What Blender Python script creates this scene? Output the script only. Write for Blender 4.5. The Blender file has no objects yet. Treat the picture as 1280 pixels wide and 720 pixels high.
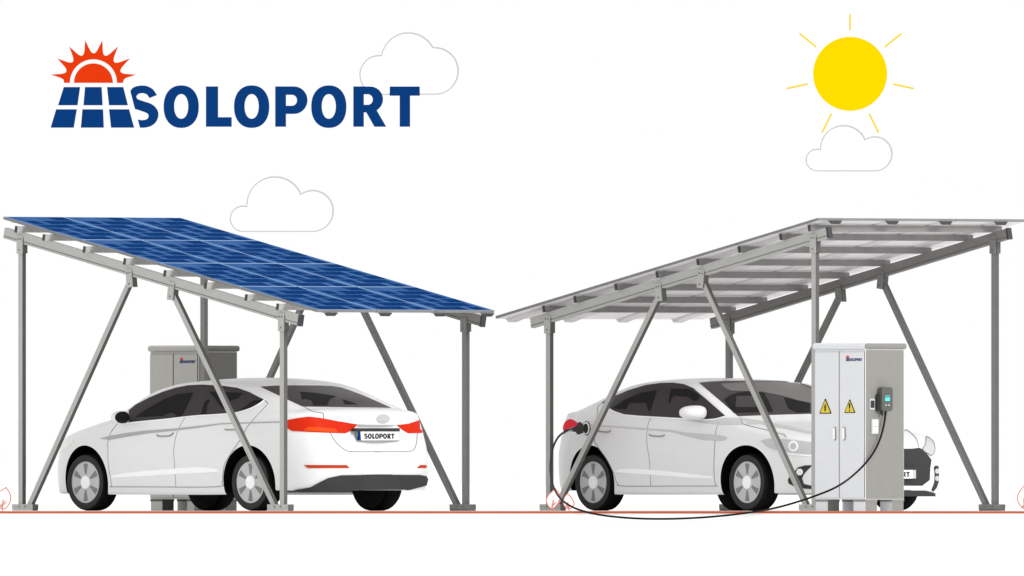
import bpy, bmesh, math, random
from mathutils import Vector, Matrix
from mathutils.bvhtree import BVHTree
from mathutils.geometry import delaunay_2d_cdt
R = math.radians
scene = bpy.context.scene
COL = scene.collection
S, D, CZ, PY0 = 114.0, 400.0, 0.3, 638.5
CAM = Vector((0, -D, CZ))

def W(px, py, y=0.0):
    """world point standing at depth y that appears at photo pixel (px, py)"""
    m = (D + y) / D
    return Vector(((px - 640) / S * m, y, CZ + ((PY0 - py) / S - CZ) * m))

# ------------------------------------------------------------------ materials
def lin(c):
    c = c / 255.0
    return c / 12.92 if c <= .04045 else ((c + .055) / 1.055) ** 2.4
MATS = {}
def mat(name, rgb, rough=.6, k=1.0, var=.04, spec=.25, metal=0, scale=9.0, coat=0, emit=0):
    if name in MATS: return MATS[name]
    m = bpy.data.materials.new(name); m.use_nodes = True
    nt = m.node_tree; b = nt.nodes['Principled BSDF']
    c = [min(.95, lin(v) * k) for v in rgb]
    tc = nt.nodes.new('ShaderNodeTexCoord'); nz = nt.nodes.new('ShaderNodeTexNoise')
    nz.inputs['Scale'].default_value = scale; nz.inputs['Detail'].default_value = 4
    rp = nt.nodes.new('ShaderNodeValToRGB')
    rp.color_ramp.elements[0].position = .3; rp.color_ramp.elements[1].position = .7
    rp.color_ramp.elements[0].color = [min(1, v * (1 - var)) for v in c] + [1]
    rp.color_ramp.elements[1].color = [min(1, v * (1 + var)) for v in c] + [1]
    nt.links.new(tc.outputs['Object'], nz.inputs['Vector'])
    nt.links.new(nz.outputs['Fac'], rp.inputs['Fac'])
    nt.links.new(rp.outputs['Color'], b.inputs['Base Color'])
    b.inputs['Roughness'].default_value = rough
    b.inputs['Specular IOR Level'].default_value = spec
    b.inputs['Metallic'].default_value = metal
    b.inputs['Coat Weight'].default_value = coat
    b.inputs['Coat Roughness'].default_value = .1
    if emit:
        nt.links.new(rp.outputs['Color'], b.inputs['Emission Color'])
        b.inputs['Emission Strength'].default_value = emit
    MATS[name] = m
    return m

def solar_mat():
    m = bpy.data.materials.new('solar_cells'); m.use_nodes = True
    nt = m.node_tree; N = nt.nodes; b = N['Principled BSDF']
    uv = N.new('ShaderNodeUVMap'); sp = N.new('ShaderNodeSeparateXYZ')
    nt.links.new(uv.outputs['UV'], sp.inputs[0])
    def mth(op, a, bb=None, c=None):
        n = N.new('ShaderNodeMath'); n.operation = op
        for i, v in enumerate((a, bb, c)):
            if v is None: continue
            if isinstance(v, (int, float)): n.inputs[i].default_value = v
            else: nt.links.new(v, n.inputs[i])
        return n.outputs[0]
    cu = mth('MULTIPLY', sp.outputs[0], 6.0); cv = mth('MULTIPLY', sp.outputs[1], 10.0)
    def line(c, w):
        return mth('GREATER_THAN', mth('ABSOLUTE', mth('SUBTRACT', mth('FRACT', c), .5)), .5 - w)
    lines = mth('MAXIMUM', line(cu, .07), mth('MULTIPLY', line(cv, .04), .7))
    iu, iv = mth('FLOOR', cu), mth('FLOOR', cv)
    nz = N.new('ShaderNodeTexWhiteNoise'); nz.noise_dimensions = '2D'
    cmb = N.new('ShaderNodeCombineXYZ'); nt.links.new(iu, cmb.inputs[0]); nt.links.new(iv, cmb.inputs[1])
    nt.links.new(cmb.outputs[0], nz.inputs['Vector'])
    diag = mth('MODULO', mth('ADD', mth('MULTIPLY', iu, 3.0), iv), 9.0)  # diagonal glare steps painted into the cell colour
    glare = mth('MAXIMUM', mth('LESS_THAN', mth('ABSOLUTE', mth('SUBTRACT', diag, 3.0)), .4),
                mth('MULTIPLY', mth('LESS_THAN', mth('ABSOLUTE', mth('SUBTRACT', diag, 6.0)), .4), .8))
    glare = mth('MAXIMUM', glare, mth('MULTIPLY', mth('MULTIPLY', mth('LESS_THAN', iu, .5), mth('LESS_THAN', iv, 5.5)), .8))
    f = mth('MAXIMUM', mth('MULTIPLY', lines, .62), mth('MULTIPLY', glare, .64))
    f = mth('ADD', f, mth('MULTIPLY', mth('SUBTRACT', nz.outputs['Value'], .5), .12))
    edge = mth('MAXIMUM', mth('GREATER_THAN', mth('ABSOLUTE', mth('SUBTRACT', sp.outputs[1], .5)), .488),
               mth('GREATER_THAN', mth('ABSOLUTE', mth('SUBTRACT', sp.outputs[0], .5)), .490))
    mx = N.new('ShaderNodeMix'); mx.data_type = 'RGBA'; mx.clamp_factor = True
    nt.links.new(f, mx.inputs['Factor'])
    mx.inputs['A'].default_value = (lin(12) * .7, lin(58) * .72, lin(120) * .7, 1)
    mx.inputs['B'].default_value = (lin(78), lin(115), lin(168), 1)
    m2 = N.new('ShaderNodeMix'); m2.data_type = 'RGBA'
    nt.links.new(edge, m2.inputs['Factor']); nt.links.new(mx.outputs['Result'], m2.inputs['A'])
    m2.inputs['B'].default_value = (lin(150), lin(180), lin(215), 1)
    nt.links.new(m2.outputs['Result'], b.inputs['Base Color'])
    b.inputs['Roughness'].default_value = .55; b.inputs['Specular IOR Level'].default_value = .0
    MATS['solar'] = m
    return m

# ------------------------------------------------------------------ objects
def tag(o, label=None, cat=None, group=None, kind=None):
    if label: o['label'] = label
    if cat: o['category'] = cat
    if group: o['group'] = group
    if kind: o['kind'] = kind
    return o
def empty(name, loc=(0, 0, 0), rz=0.0):
    o = bpy.data.objects.new(name, None); COL.objects.link(o)
    o.location = loc; o.rotation_euler = (0, 0, rz); o.empty_display_size = .2
    return o
def link(name, bm, mats, parent=None, smooth=False, sharp=40):
    me = bpy.data.meshes.new(name)
    bmesh.ops.recalc_face_normals(bm, faces=bm.faces[:]) if not getattr(bm, 'keep', False) else None
    bm.to_mesh(me); bm.free()
    for m in (mats if isinstance(mats, (list, tuple)) else [mats]): me.materials.append(m)
    if smooth:
        for p in me.polygons: p.use_smooth = True
        me.set_sharp_from_angle(angle=R(sharp))
    o = bpy.data.objects.new(name, me); COL.objects.link(o)
    if parent: o.parent = parent
    return o
def box(bm, o, e1, e2, e3, mi=0, side=None, bevel=0):
    """box centred on o spanned by the full edge vectors e1,e2,e3; side=(dir, index) gives faces looking along dir another material"""
    o = Vector(o); e1, e2, e3 = Vector(e1) / 2, Vector(e2) / 2, Vector(e3) / 2
    v = [bm.verts.new(o + a * e1 + b * e2 + c * e3) for a in (-1, 1) for b in (-1, 1) for c in (-1, 1)]
    fs = []
    for ids in ((0, 1, 3, 2), (4, 6, 7, 5), (0, 4, 5, 1), (2, 3, 7, 6), (0, 2, 6, 4), (1, 5, 7, 3)):
        f = bm.faces.new([v[i] for i in ids]); fs.append(f)
    bmesh.ops.recalc_face_normals(bm, faces=fs)
    for f in fs:
        f.material_index = mi
        f.normal_update()
        if side and f.normal.dot(Vector(side[0])) > .6: f.material_index = side[1]
    if bevel:
        es = list({e for f in fs for e in f.edges})
        bmesh.ops.bevel(bm, geom=es, offset=bevel, segments=3, affect='EDGES', profile=.5)
    return fs
def beam(bm, p, q, w, h, wdir, mi=0, side=None):
    """bar from p to q; w thick along wdir (horizontal), h in the remaining direction"""
    p, q = Vector(p), Vector(q); d = q - p
    wd = Vector(wdir); wd = (wd - d.normalized() * wd.dot(d.normalized())).normalized()
    hd = d.normalized().cross(wd).normalized()
    return box(bm, (p + q) / 2, d, wd * w, hd * h, mi, side)
def tube(bm, pts, r, n=8, mi=0, closed=False, cap=True):
    pts = [Vector(p) for p in pts]; rings = []; N = len(pts); up = None
    for i, p in enumerate(pts):
        if closed: t = pts[(i + 1) % N] - pts[i - 1]
        else: t = pts[min(i + 1, N - 1)] - pts[max(i - 1, 0)]
        if t.length < 1e-9: t = Vector((0, 0, 1))
        t.normalize()
        if up is None: up = Vector((0, 0, 1)) if abs(t.z) < .9 else Vector((1, 0, 0))
        s = t.cross(up)
        if s.length < 1e-4: s = t.orthogonal()
        s.normalize(); up = s.cross(t).normalized()
        rr = r[i] if isinstance(r, (list, tuple)) else r
        rings.append([bm.verts.new(p + (s * math.cos(2 * math.pi * k / n) + up * math.sin(2 * math.pi * k / n)) * rr) for k in range(n)])
    for i in range(N if closed else N - 1):
        a, b = rings[i], rings[(i + 1) % N]
        for k in range(n):
            f = bm.faces.new((a[k], a[(k + 1) % n], b[(k + 1) % n], b[k])); f.material_index = mi
    if not closed and cap:
        for rg in (rings[0], rings[-1]):
            f = bm.faces.new(rg); f.material_index = mi
def catmull(pts, sub=5, closed=True):
    P = [Vector(p) for p in pts]; n = len(P); out = []
    for i in range(n if closed else n - 1):
        g = (lambda j: P[j % n]) if closed else (lambda j: P[max(0, min(n - 1, j))])
        p0, p1, p2, p3 = g(i - 1), g(i), g(i + 1), g(i + 2)
        for k in range(sub):
            t = k / sub
            out.append(.5 * ((2 * p1) + (p2 - p0) * t + (2 * p0 - 5 * p1 + 4 * p2 - p3) * t * t + (3 * p1 - p0 - 3 * p2 + p3) * t ** 3))
    if not closed: out.append(P[-1])
    return out
def flat(bm, loops, to3, thick, back, mi=0):
    """solid cut-out: loops = [outer, hole, ...] in 2D, to3 maps (u,v) to 3D, back = direction of thickness"""
    vs, es = [], []
    for lp in loops:
        b = len(vs); vs += [Vector((p[0], p[1])) for p in lp]
        es += [(b + i, b + (i + 1) % len(lp)) for i in range(len(lp))]
    r = delaunay_2d_cdt(vs, es, [], 1 if len(loops) == 1 else 2, 1e-6)
    V, F = r[0], r[2]
    if len(loops) > 1:
        def inside(p, lp):
            c = False; j = len(lp) - 1
            for i in range(len(lp)):
                if (lp[i][1] > p[1]) != (lp[j][1] > p[1]) and p[0] < (lp[j][0] - lp[i][0]) * (p[1] - lp[i][1]) / (lp[j][1] - lp[i][1]) + lp[i][0]: c = not c
                j = i
            return c
        r = delaunay_2d_cdt(vs, es, [], 0, 1e-6); V, F = r[0], r[2]
        F = [f for f in F if sum(inside(sum((V[i] for i in f), Vector((0, 0))) / len(f), lp) for lp in loops) % 2 == 1]
    back = Vector(back).normalized() * thick
    A = [bm.verts.new(to3(v.x, v.y)) for v in V]; B = [bm.verts.new(a.co + back) for a in A]
    cnt = {}
    for f in F:
        fa = bm.faces.new([A[i] for i in f]); fa.material_index = mi
        fb = bm.faces.new([B[i] for i in reversed(f)]); fb.material_index = mi
        for i in range(len(f)):
            k = (f[i], f[(i + 1) % len(f)]); cnt[k] = 1
    for (i, j) in cnt:
        if (j, i) not in cnt:
            f = bm.faces.new((A[j], A[i], B[i], B[j])); f.material_index = mi
def circ(cx, cy, rx, ry=None, n=40, a0=0, a1=360):
    ry = rx if ry is None else ry
    full = abs(a1 - a0) >= 359.9
    return [(cx + rx * math.cos(R(a0 + (a1 - a0) * i / (n if full else n - 1))), cy + ry * math.sin(R(a0 + (a1 - a0) * i / (n if full else n - 1)))) for i in range(n)]
def text_mesh(bm, body, to3, x0, x1, y0, y1, thick, back, bold=.02, mi=0):
    """text fitted to the 2D box x0..x1, y0 (baseline) .. y1 (cap top) and mapped by to3"""
    cu = bpy.data.curves.new('txt', 'FONT'); cu.body = body; cu.offset = bold; cu.resolution_u = 3
    ob = bpy.data.objects.new('txt', cu); COL.objects.link(ob)
    bpy.context.view_layer.update()
    me = bpy.data.meshes.new_from_object(ob.evaluated_get(bpy.context.evaluated_depsgraph_get()))
    xs = [v.co.x for v in me.vertices]; ys = [v.co.y for v in me.vertices]
    ax, bx, ay, by = min(xs), max(xs), min(ys), max(ys)
    back = Vector(back).normalized() * thick
    A = [bm.verts.new(to3(x0 + (v.co.x - ax) / (bx - ax) * (x1 - x0), y0 + (v.co.y - ay) / (by - ay) * (y1 - y0))) for v in me.vertices]
    B = [bm.verts.new(a.co + back) for a in A]
    cnt = {}
    for p in me.polygons:
        f = list(p.vertices)
        bm.faces.new([A[i] for i in f]).material_index = mi
        bm.faces.new([B[i] for i in reversed(f)]).material_index = mi
        for i in range(len(f)): cnt[(f[i], f[(i + 1) % len(f)])] = 1
    for (i, j) in cnt:
        if (j, i) not in cnt: bm.faces.new((A[j], A[i], B[i], B[j])).material_index = mi
    bpy.data.objects.remove(ob); bpy.data.curves.remove(cu); bpy.data.meshes.remove(me)

# palette (base colours)
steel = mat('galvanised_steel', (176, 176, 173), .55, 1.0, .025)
steel_d = mat('galvanised_steel_shaded_side', (118, 117, 114), .6, .58, .05)  # shade of the right-hand faces painted as darker steel
steel_f = mat('far_frame_shaded_steel', (132, 131, 129), .6, 1.0, .03)  # far frame's shade put into a darker steel grey
steel_p = mat('purlin_steel', (132, 131, 130), .6, 1.08, .05)  # right carport's purlins, shaded-side tone painted into the grey
cap_m = mat('plastic_end_cap', (66, 68, 70), .5, .9)
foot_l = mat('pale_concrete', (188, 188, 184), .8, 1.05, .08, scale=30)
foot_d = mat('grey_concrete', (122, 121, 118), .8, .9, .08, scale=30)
bolt_m = mat('bolt', (110, 110, 106), .4, 1)
back_m = mat('module_backsheet', (240, 236, 237), .6, .97, .02)
rail_m = mat('rail_alu', (226, 221, 224), .5, .88, .02)
frame_m = mat('module_frame', (140, 140, 140), .5, .8)
paint = mat('white_car_paint', (222, 222, 222), .4, 1.05, .01, spec=.3, coat=.2)
paint_d = mat('sill_paint', (216, 216, 217), .45, .95, .01)
white_m = mat('white_trim', (250, 250, 250), .5, 1.0, .01)
seam_m = mat('panel_gap', (150, 150, 150), .7, .8)
crease_m = mat('grey_crease_shade_chrome', (172, 172, 173), .5, .95, .02)  # painted shadow along the body crease; chrome strip shares this grey
crease_l = mat('pale_crease_shade', (200, 200, 200), .5, .95, .02)  # crease shade painted as a paler grey
glass_m = mat('dark_tinted_glass', (62, 56, 58), .35, .85, .02, spec=.12)
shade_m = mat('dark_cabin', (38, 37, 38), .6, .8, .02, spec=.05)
reflection_m = mat('painted_reflection', (118, 114, 114), .4, .9, .02)  # windscreen reflection painted as a lighter grey
tyre_m = mat('tyre_rubber', (62, 61, 61), .8, .85, .05, spec=.1)
tread_m = mat('tyre_tread', (32, 32, 31), .85, .6, .1, spec=.05)
well_m = mat('wheel_well', (26, 26, 25), .9, .5, spec=.0)
rim_m = mat('alloy_rim', (186, 186, 186), .4, 1.08, .02)
rim_d = mat('alloy_spoke_gap', (138, 138, 138), .5, .85, .02)
black_m = mat('black_plastic', (60, 60, 60), .6, .85, .03, spec=.15)
red_m = mat('tail_light_red', (232, 50, 20), .35, .75, .02, spec=.06)
red_l = mat('tail_light_orange', (240, 84, 26), .35, .8, .02, spec=.06)
refl_m = mat('reflector_red', (208, 66, 30), .35, .75, .02, spec=.06)
emb_m = mat('badge_grey', (202, 202, 202), .4, .85, .02, spec=.06)
lamp_m = mat('lamp_lens', (200, 201, 202), .3, .9, .02)
lampw_m = mat('lamp_lens_white', (238, 238, 234), .3, .95, .02)
blue_m = mat('logo_blue', (13, 62, 127), .7, .74, .01, spec=0)
orange_m = mat('logo_orange', (230, 60, 15), .7, .78, .01, spec=0)
kerb_m = mat('orange_edging', (202, 92, 52), .7, .74, .03, spec=.1)
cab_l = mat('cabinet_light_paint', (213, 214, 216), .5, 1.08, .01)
cab_d = mat('cabinet_shaded_side', (170, 168, 163), .5, .62, .02)  # same cabinet, shade of its right side painted darker
cab2_l = mat('left_cabinet_paint', (166, 165, 160), .5, 1.1, .02)  # greyer than the right cabinet
cab2_d = mat('left_cabinet_shaded_side', (112, 111, 109), .5, .48, .02)  # left cabinet's side shade painted in; also its door gaps
gap_m = mat('door_gap', (140, 141, 143), .7, .8)
yellow_m = mat('warning_yellow', (226, 205, 60), .5, .95, .01)
ink_m = mat('black_ink', (28, 28, 26), .6, .8)
char_m = mat('charger_grey', (98, 98, 95), .5, .8, .03)
char_d = mat('charger_dark', (58, 58, 58), .5, .8)
cyan_m = mat('charger_screen', (90, 225, 215), .3, .95, .01)
plug_red = mat('plug_red', (222, 28, 50), .35, .95, .01)
cable_m = mat('black_cable', (34, 34, 34), .6, .6, spec=.1)
leafo_m = mat('leaf_orange', (222, 122, 98), .6, .82)
leaff_m = mat('leaf_pale', (248, 240, 240), .7, .95, .01)
cloud_m = mat('cloud_white', (255, 255, 255), .9, 1.05, 0, spec=0)
cline_m = mat('cloud_outline', (206, 206, 206), .8, .8, .01)
sun_m = mat('sun_yellow', (255, 216, 0), .8, .78, 0, spec=0)
ground_m = mat('white_concrete', (246, 246, 246), .5, 1.0, .02, scale=.6)
solar = solar_mat()

# ------------------------------------------------------------------ setting
def slab(name, x0, x1, y0, y1, z0, z1, m):
    bm = bmesh.new(); box(bm, ((x0 + x1) / 2, (y0 + y1) / 2, (z0 + z1) / 2), (x1 - x0, 0, 0), (0, y1 - y0, 0), (0, 0, z1 - z0))
    return tag(link(name, bm, m), kind='structure')
FRONT = -4.75
slab('pavement', -1500, 1500, FRONT, 4000, -1.2, 0, ground_m)
slab('ground', -1500, 1500, -900, FRONT - .002, -1.3, -.85, ground_m)
k = slab('kerb', -60, 60, FRONT - .014, FRONT - .001, -.0225, -.001, kerb_m)

# ------------------------------------------------------------------ carports
TH = R(47.5)
A = Vector((math.cos(TH), -math.sin(TH), 0)); NN = Vector((-math.sin(TH), -math.cos(TH), 0)); Z = Vector((0, 0, 1))
HA, HN, SL = 2.14, 1.345, .2025            # half bay along / across, slope
def carport(px, right, label, group):
    root = empty('solar_carport', W(px, PY0, 0)); root.location.z = 0
    tag(root, label, 'carport', group)
    s = 1 if right else -1              # high end sits at s*HA
    def P(a, n, z=0.0): return A * a + NN * n + Z * z
    def ztop(a): return (3.047 if right else 3.057) - SL * (HA - s * a)     # beam top
    BH = .118
    sd = Vector((s, 0, 0))
    for near in (True, False):
        n = HN if near else -HN
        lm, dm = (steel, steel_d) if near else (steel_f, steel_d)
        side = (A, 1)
        # rafter beam
        a_hi, a_lo = s * (HA + (.225 if right else .27)), -s * (HA + .28)
        bm = bmesh.new()
        beam(bm, P(a_hi, n, ztop(a_hi) - BH / 2), P(a_lo, n, ztop(a_lo) - BH / 2), .055, BH, NN, 0)
        ln = .004
        for q in (.22, ):
            beam(bm, P(a_hi, n + .029, ztop(a_hi) - BH + BH * q), P(a_lo, n + .029, ztop(a_lo) - BH + BH * q), .004, .006, NN, 1)
        rb = link('rafter_beam', bm, [lm, dm], root)
        acap = a_hi if right else a_lo
        bm = bmesh.new()
        d = (P(a_hi, n, ztop(a_hi)) - P(a_lo, n, ztop(a_lo))).normalized() * (s * .05)
        c = P(acap, n, ztop(acap) - BH / 2)
        beam(bm, c - d * .3, c + d * .25, .063, BH + .008, NN)
        link('end_cap', bm, cap_m, rb)
        for end in (1, -1):
            hi = end == s
            a0 = end * HA
            zt = ztop(a0) - BH
            inw = -end
            # post
            bm = bmesh.new()
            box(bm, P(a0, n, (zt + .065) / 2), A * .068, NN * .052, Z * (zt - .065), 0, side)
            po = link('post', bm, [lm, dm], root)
            # bracket under the beam
            def bracket(ac, zc, tilt, parent, w=.1):
                bm = bmesh.new()
                t = (A * math.cos(tilt) + Z * math.sin(tilt)); u = (Z * math.cos(tilt) - A * math.sin(tilt))
                box(bm, P(ac, n + .036, zc), t * w * .92, NN * .012, u * .2, 0)
                box(bm, P(ac + w * .5, n, zc - .012), t * .012, NN * .06, u * .17, 1)
                for bx_, bz_ in ((-.02, .06), (.02, .06), (0, -.06)):
                    box(bm, P(ac, n + .045, zc) + t * bx_ + u * bz_, t * .014, NN * .01, u * .014, 2)
                link('bracket', bm, [lm, dm, bolt_m], parent)
            bracket(a0 + .0, zt - .015, 0, po)
            # brace
            at = a0 + inw * 1.79
            zb = ztop(at) - BH
            bm = bmesh.new()
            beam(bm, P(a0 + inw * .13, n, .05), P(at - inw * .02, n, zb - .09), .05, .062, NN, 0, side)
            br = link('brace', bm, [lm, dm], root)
            bracket(at + inw * .01, zb - .03, inw * .12, br, .1)
            # foot
            bm = bmesh.new()
            box(bm, P(a0 + inw * .05, n, .046), A * .34, NN * .085, Z * .052, 0, (A, 1))
            box(bm, P(a0 + inw * .05, n, .01), A * .335, NN * .08, Z * .02, 2, (A, 1))
            for q in (-.05, .05): box(bm, P(a0 + inw * .05 + q, n + .0435, .047), A * .018, NN * .006, Z * .018, 3)
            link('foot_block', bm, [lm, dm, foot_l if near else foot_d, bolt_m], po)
    # purlins
    PH, PW = .067, .028
    pm = steel_p if right else steel
    for off in (0, .457, 1.123, 1.786, 2.444, 3.11, 3.77, 4.28):
        a = s * (HA - off); zz = ztop(a) + PH / 2 + .001
        bm = bmesh.new()
        t = (A - Z * 0 + Z * (SL * s)).normalized(); u = t.cross(NN).normalized(); u = u if u.z > 0 else -u
        box(bm, P(a, .0, zz), t * PW, NN * (2 * HN + .18), u * PH, 0)
        pu = link('purlin', bm, pm, root)
        bm = bmesh.new()
        box(bm, P(a, HN + .09, zz), t * (PW + .004), NN * .012, u * (PH + .004), 0)
        link('end_cap', bm, cap_m, pu)
    # roof of modules
    if right: a_hi, a_lo, n0, wd = HA + .17, -HA - .75, HN + .12, 3.1
    else: a_hi, a_lo, n0, wd = -HA - .32, HA + .54, HN + .0, 2.62
    zu = PH + .015                      # underside above beam top
    t = (A + Z * (SL * s)).normalized(); u = t.cross(NN).normalized(); u = u if u.z > 0 else -u
    rows, cols = 4, 3
    TK = .03
    for i in range(rows):
        for j in range(cols):
            aa, ab = a_hi + (a_lo - a_hi) * i / rows, a_hi + (a_lo - a_hi) * (i + 1) / rows
            na, nb = n0 - wd * j / cols, n0 - wd * (j + 1) / cols
            g = .003
            sg = 1 if ab > aa else -1
            q = [(aa + sg * g, na - g), (ab - sg * g, na - g), (ab - sg * g, nb + g), (aa + sg * g, nb + g)]
            bm = bmesh.new(); uvl = bm.loops.layers.uv.new('UVMap')
            lo = [bm.verts.new(P(x, y, ztop(x) + zu)) for x, y in q]
            hi = [bm.verts.new(v.co + u * TK) for v in lo]
            ft = bm.faces.new(hi); fb = bm.faces.new(lo[::-1]); fb.material_index = 2
            for l, c in zip(ft.loops, ((0, 0), (1, 0), (1, 1), (0, 1))): l[uvl].uv = c
            for kx in range(4):
                f = bm.faces.new((lo[kx], lo[(kx + 1) % 4], hi[(kx + 1) % 4], hi[kx])); f.material_index = 1
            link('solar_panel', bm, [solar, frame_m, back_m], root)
    # drain rails under the module joints
    offs = (.25, 1.1, 1.9, 2.73) if right else (.2, 1.0, 1.81, 2.51)
    for o_ in offs:
        bm = bmesh.new(); n = n0 - o_
        prof = ((-.1, 0), (.1, 0), (.088, -.0115), (-.088, -.0115)); deep = ((-.1, 0), (.1, 0), (.062, -.036), (-.062, -.036))
        a1, a2 = a_hi, a_lo
        ends = []
        for a in (a1, a2):
            ends.append([bm.verts.new(P(a, n + y, ztop(a) + zu - .002) + u * z_) for y, z_ in prof])
        for kx in range(4): bm.faces.new((ends[0][kx], ends[0][(kx + 1) % 4], ends[1][(kx + 1) % 4], ends[1][kx]))
        for e in ends: bm.faces.new(e)
        ra = link('drain_rail', bm, rail_m, root)
        bm = bmesh.new(); a = a_hi if right else a_lo
        sg = s if right else -s
        e1 = [bm.verts.new(P(a, n + y, ztop(a) + zu - .002) + u * z_ + t * (sg * .003)) for y, z_ in deep]
        e2 = [bm.verts.new(v.co + t * (sg * .012)) for v in e1]
        for kx in range(4): bm.faces.new((e1[kx], e1[(kx + 1) % 4], e2[(kx + 1) % 4], e2[kx]))
        bm.faces.new(e1); bm.faces.new(e2)
        link('end_cap', bm, cap_m, ra)
        bm = bmesh.new(); a = a_lo if right else a_hi           # spout at the other end
        sg = s if right else -s
        e1 = [bm.verts.new(P(a, n + y, ztop(a) + zu - .001) + u * z_ - t * (sg * .001)) for y, z_ in deep]
        e2 = [bm.verts.new(P(a, n + y, ztop(a) + zu - .001) + u * z_ + t * (sg * .2)) for y, z_ in prof]
        for kx in range(4): bm.faces.new((e1[kx], e1[(kx + 1) % 4], e2[(kx + 1) % 4], e2[kx]))
        bm.faces.new(e1); bm.faces.new(e2)
        link('spout', bm, rail_m, ra)
    return root
CL = carport(304.5, False, 'left carport whose sloping roof shows blue solar panels from above', 'solar carports')
CR = carport(965.0, True, 'right carport seen from below its roof, grey purlins under pale panels', 'solar carports')

def logo_sun_loops():
    cx, cy = 425.0, 350.0
    tips = [(130, 295), (175, 183), (257, 100), (368, 57), (487, 57), (595, 100), (678, 183), (720, 295)]
    out = [(222, 352), (218, 330), (200, 318)]
    def pol(p): return math.hypot(p[0] - cx, cy - p[1]), math.degrees(math.atan2(cy - p[1], p[0] - cx))
    prev = None
    for i, tp in enumerate(tips):
        r, a = pol(tp)
        if prev is not None:
            am = (prev[1] + a) / 2; hs = abs(prev[1] - a) / 2
            for fr, rr in ((-.70, 244), (-.52, 222), (-.30, 208), (0, 202), (.30, 208), (.52, 222), (.70, 244)):
                an = am - fr * hs
                out.append((cx + rr * math.cos(R(an)), cy - rr * math.sin(R(an))))
        out.append(tp); prev = (r, a)
    out += [(650, 318), (635, 330), (630, 352), (588, 352)]
    out += circ(cx, 352, 163, n=24, a0=0, a1=-180)[1:-1] + [(262, 352)]
    dome = circ(cx, 352, 135, n=28, a0=0, a1=-180)
    return out, dome
LOGO_CELLS = [[(220, 381), (333, 381), (315, 507), (180, 507)], [(367, 381), (482, 381), (489, 507), (356, 507)], [(519, 381), (632, 381), (664, 507), (533, 507)], [(167, 535), (310, 535), (289, 662), (129, 662)], [(349, 535), (492, 535), (497, 662), (338, 662)], [(533, 535), (672, 535), (707, 662), (547, 662)]]
LS = catmull([Vector(p) for p in [(680, 408), (700, 385), (740, 372), (790, 373), (835, 395), (865, 437)]], 4, False) + \
     catmull([Vector(p) for p in [(812, 457), (795, 433), (765, 423), (735, 430), (723, 447), (733, 465), (775, 480), (830, 500), (865, 535), (875, 575), (860, 620), (825, 650), (780, 662), (747, 662)]], 4, False) + \
     catmull([Vector(p) for p in [(732, 605), (760, 610), (795, 603), (807, 580), (795, 562), (760, 548), (712, 532)]], 4, False)
LK = 5.5375
def cell_px(p): return (40 + p[0] / LK, 40 + p[1] / LK)
LSF = LS[:-1] + [(690, 515), (668, 485), (661, 455), (666, 425)]
_k = min(range(len(LSF)), key=lambda i: (LSF[i][0] - 747) ** 2 + (LSF[i][1] - 662) ** 2)
LSF = LSF[:_k + 1] + [(705, 655), (668, 640), (680, 590)] + LSF[_k + 1:]
def letter_loops(full=False):
    L = [('letter_s', [[cell_px(p) for p in (LSF if full else LS)]])]
    def O(x0, x1): 
        def se(cx, cy, rx, ry, e): return [(cx + rx * math.copysign(abs(math.cos(R(a))) ** e, math.cos(R(a))), cy + ry * math.copysign(abs(math.sin(R(a))) ** e, math.sin(R(a)))) for a in range(0, 360, 8)]
        return [se((x0 + x1) / 2, 133.3, (x1 - x0) / 2, 26.6, .9), se((x0 + x1) / 2, 133, (x1 - x0) / 2 - 13.2, 15.4, .95)]
    def bowl(x0, xr, yt, yb):
        r = (yb - yt) / 2
        return [(x0, yt)] + circ(xr - r * .95, (yt + yb) / 2, r * .95, r, 14, -90, 90) + [(x0, yb)]
    T, B = 108.0, 158.4
    L.append(('letter_o', O(204.5, 248.5)))
    L.append(('letter_l', [[(257.4, T), (272.6, T), (272.6, 146.5), (289.6, 146.5), (289.6, B), (257.4, B)]]))
    L.append(('letter_o', O(292.5, 336.6)))
    L.append(('letter_p', [[(344, T)] + circ(367.5, 125.2, 16.9, 17.2, 14, -90, 90) + [(357.5, 142.4), (357.5, B), (344, B)], bowl(357.5, 371.3, 118.5, 132.2)]))
    L.append(('letter_o', O(389, 433)))
    L.append(('letter_r', [[(441.6, T)] + circ(463, 124, 15.8, 16, 12, -90, 60) + [(482.8, B), (468, B), (457.8, 140.5), (454.8, 140.5), (454.8, B), (441.6, B)], bowl(454.8, 466, 117.8, 131)]))
    L.append(('letter_t', [[(487, T), (524.8, T), (524.8, 119.6), (512.6, 119.6), (512.6, B), (499.6, B), (499.6, 119.6), (487, 119.6)]]))
    return L


# ------------------------------------------------------------------ cars
def interp(tab, x):
    if x >= tab[0][0]: return tab[0][1]
    for (x0, y0), (x1, y1) in zip(tab, tab[1:]):
        if x >= x1:
            f = (x0 - x) / (x0 - x1); return y0 + (y1 - y0) * f
    return tab[-1][1]
def sm(tab):
    """denser, smoothed table (Catmull-Rom through the knots)"""
    return [(p.x, p.y) for p in catmull([Vector((a, b)) for a, b in tab], 6, closed=False)]
TOPZ = sm([(2.25, .71), (2.2, .775), (2.1, .825), (1.95, .865), (1.6, .905), (1.2, .96), (.98, 1.01), (.5, 1.23), (.1, 1.39), (-.2, 1.445), (-.5, 1.46), (-.9, 1.445), (-1.2, 1.395), (-1.6, 1.265), (-1.93, 1.145), (-2.1, 1.125), (-2.28, 1.105), (-2.36, 1.06), (-2.4, 1.0)])
BELT = sm([(2.25, .64), (2.1, .735), (1.95, .785), (1.75, .83), (1.6, .86), (1.3, .92), (.95, .965), (0, 1.0), (-1, 1.04), (-1.6, 1.06), (-2.0, 1.07), (-2.28, 1.05), (-2.4, .95)])
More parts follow.
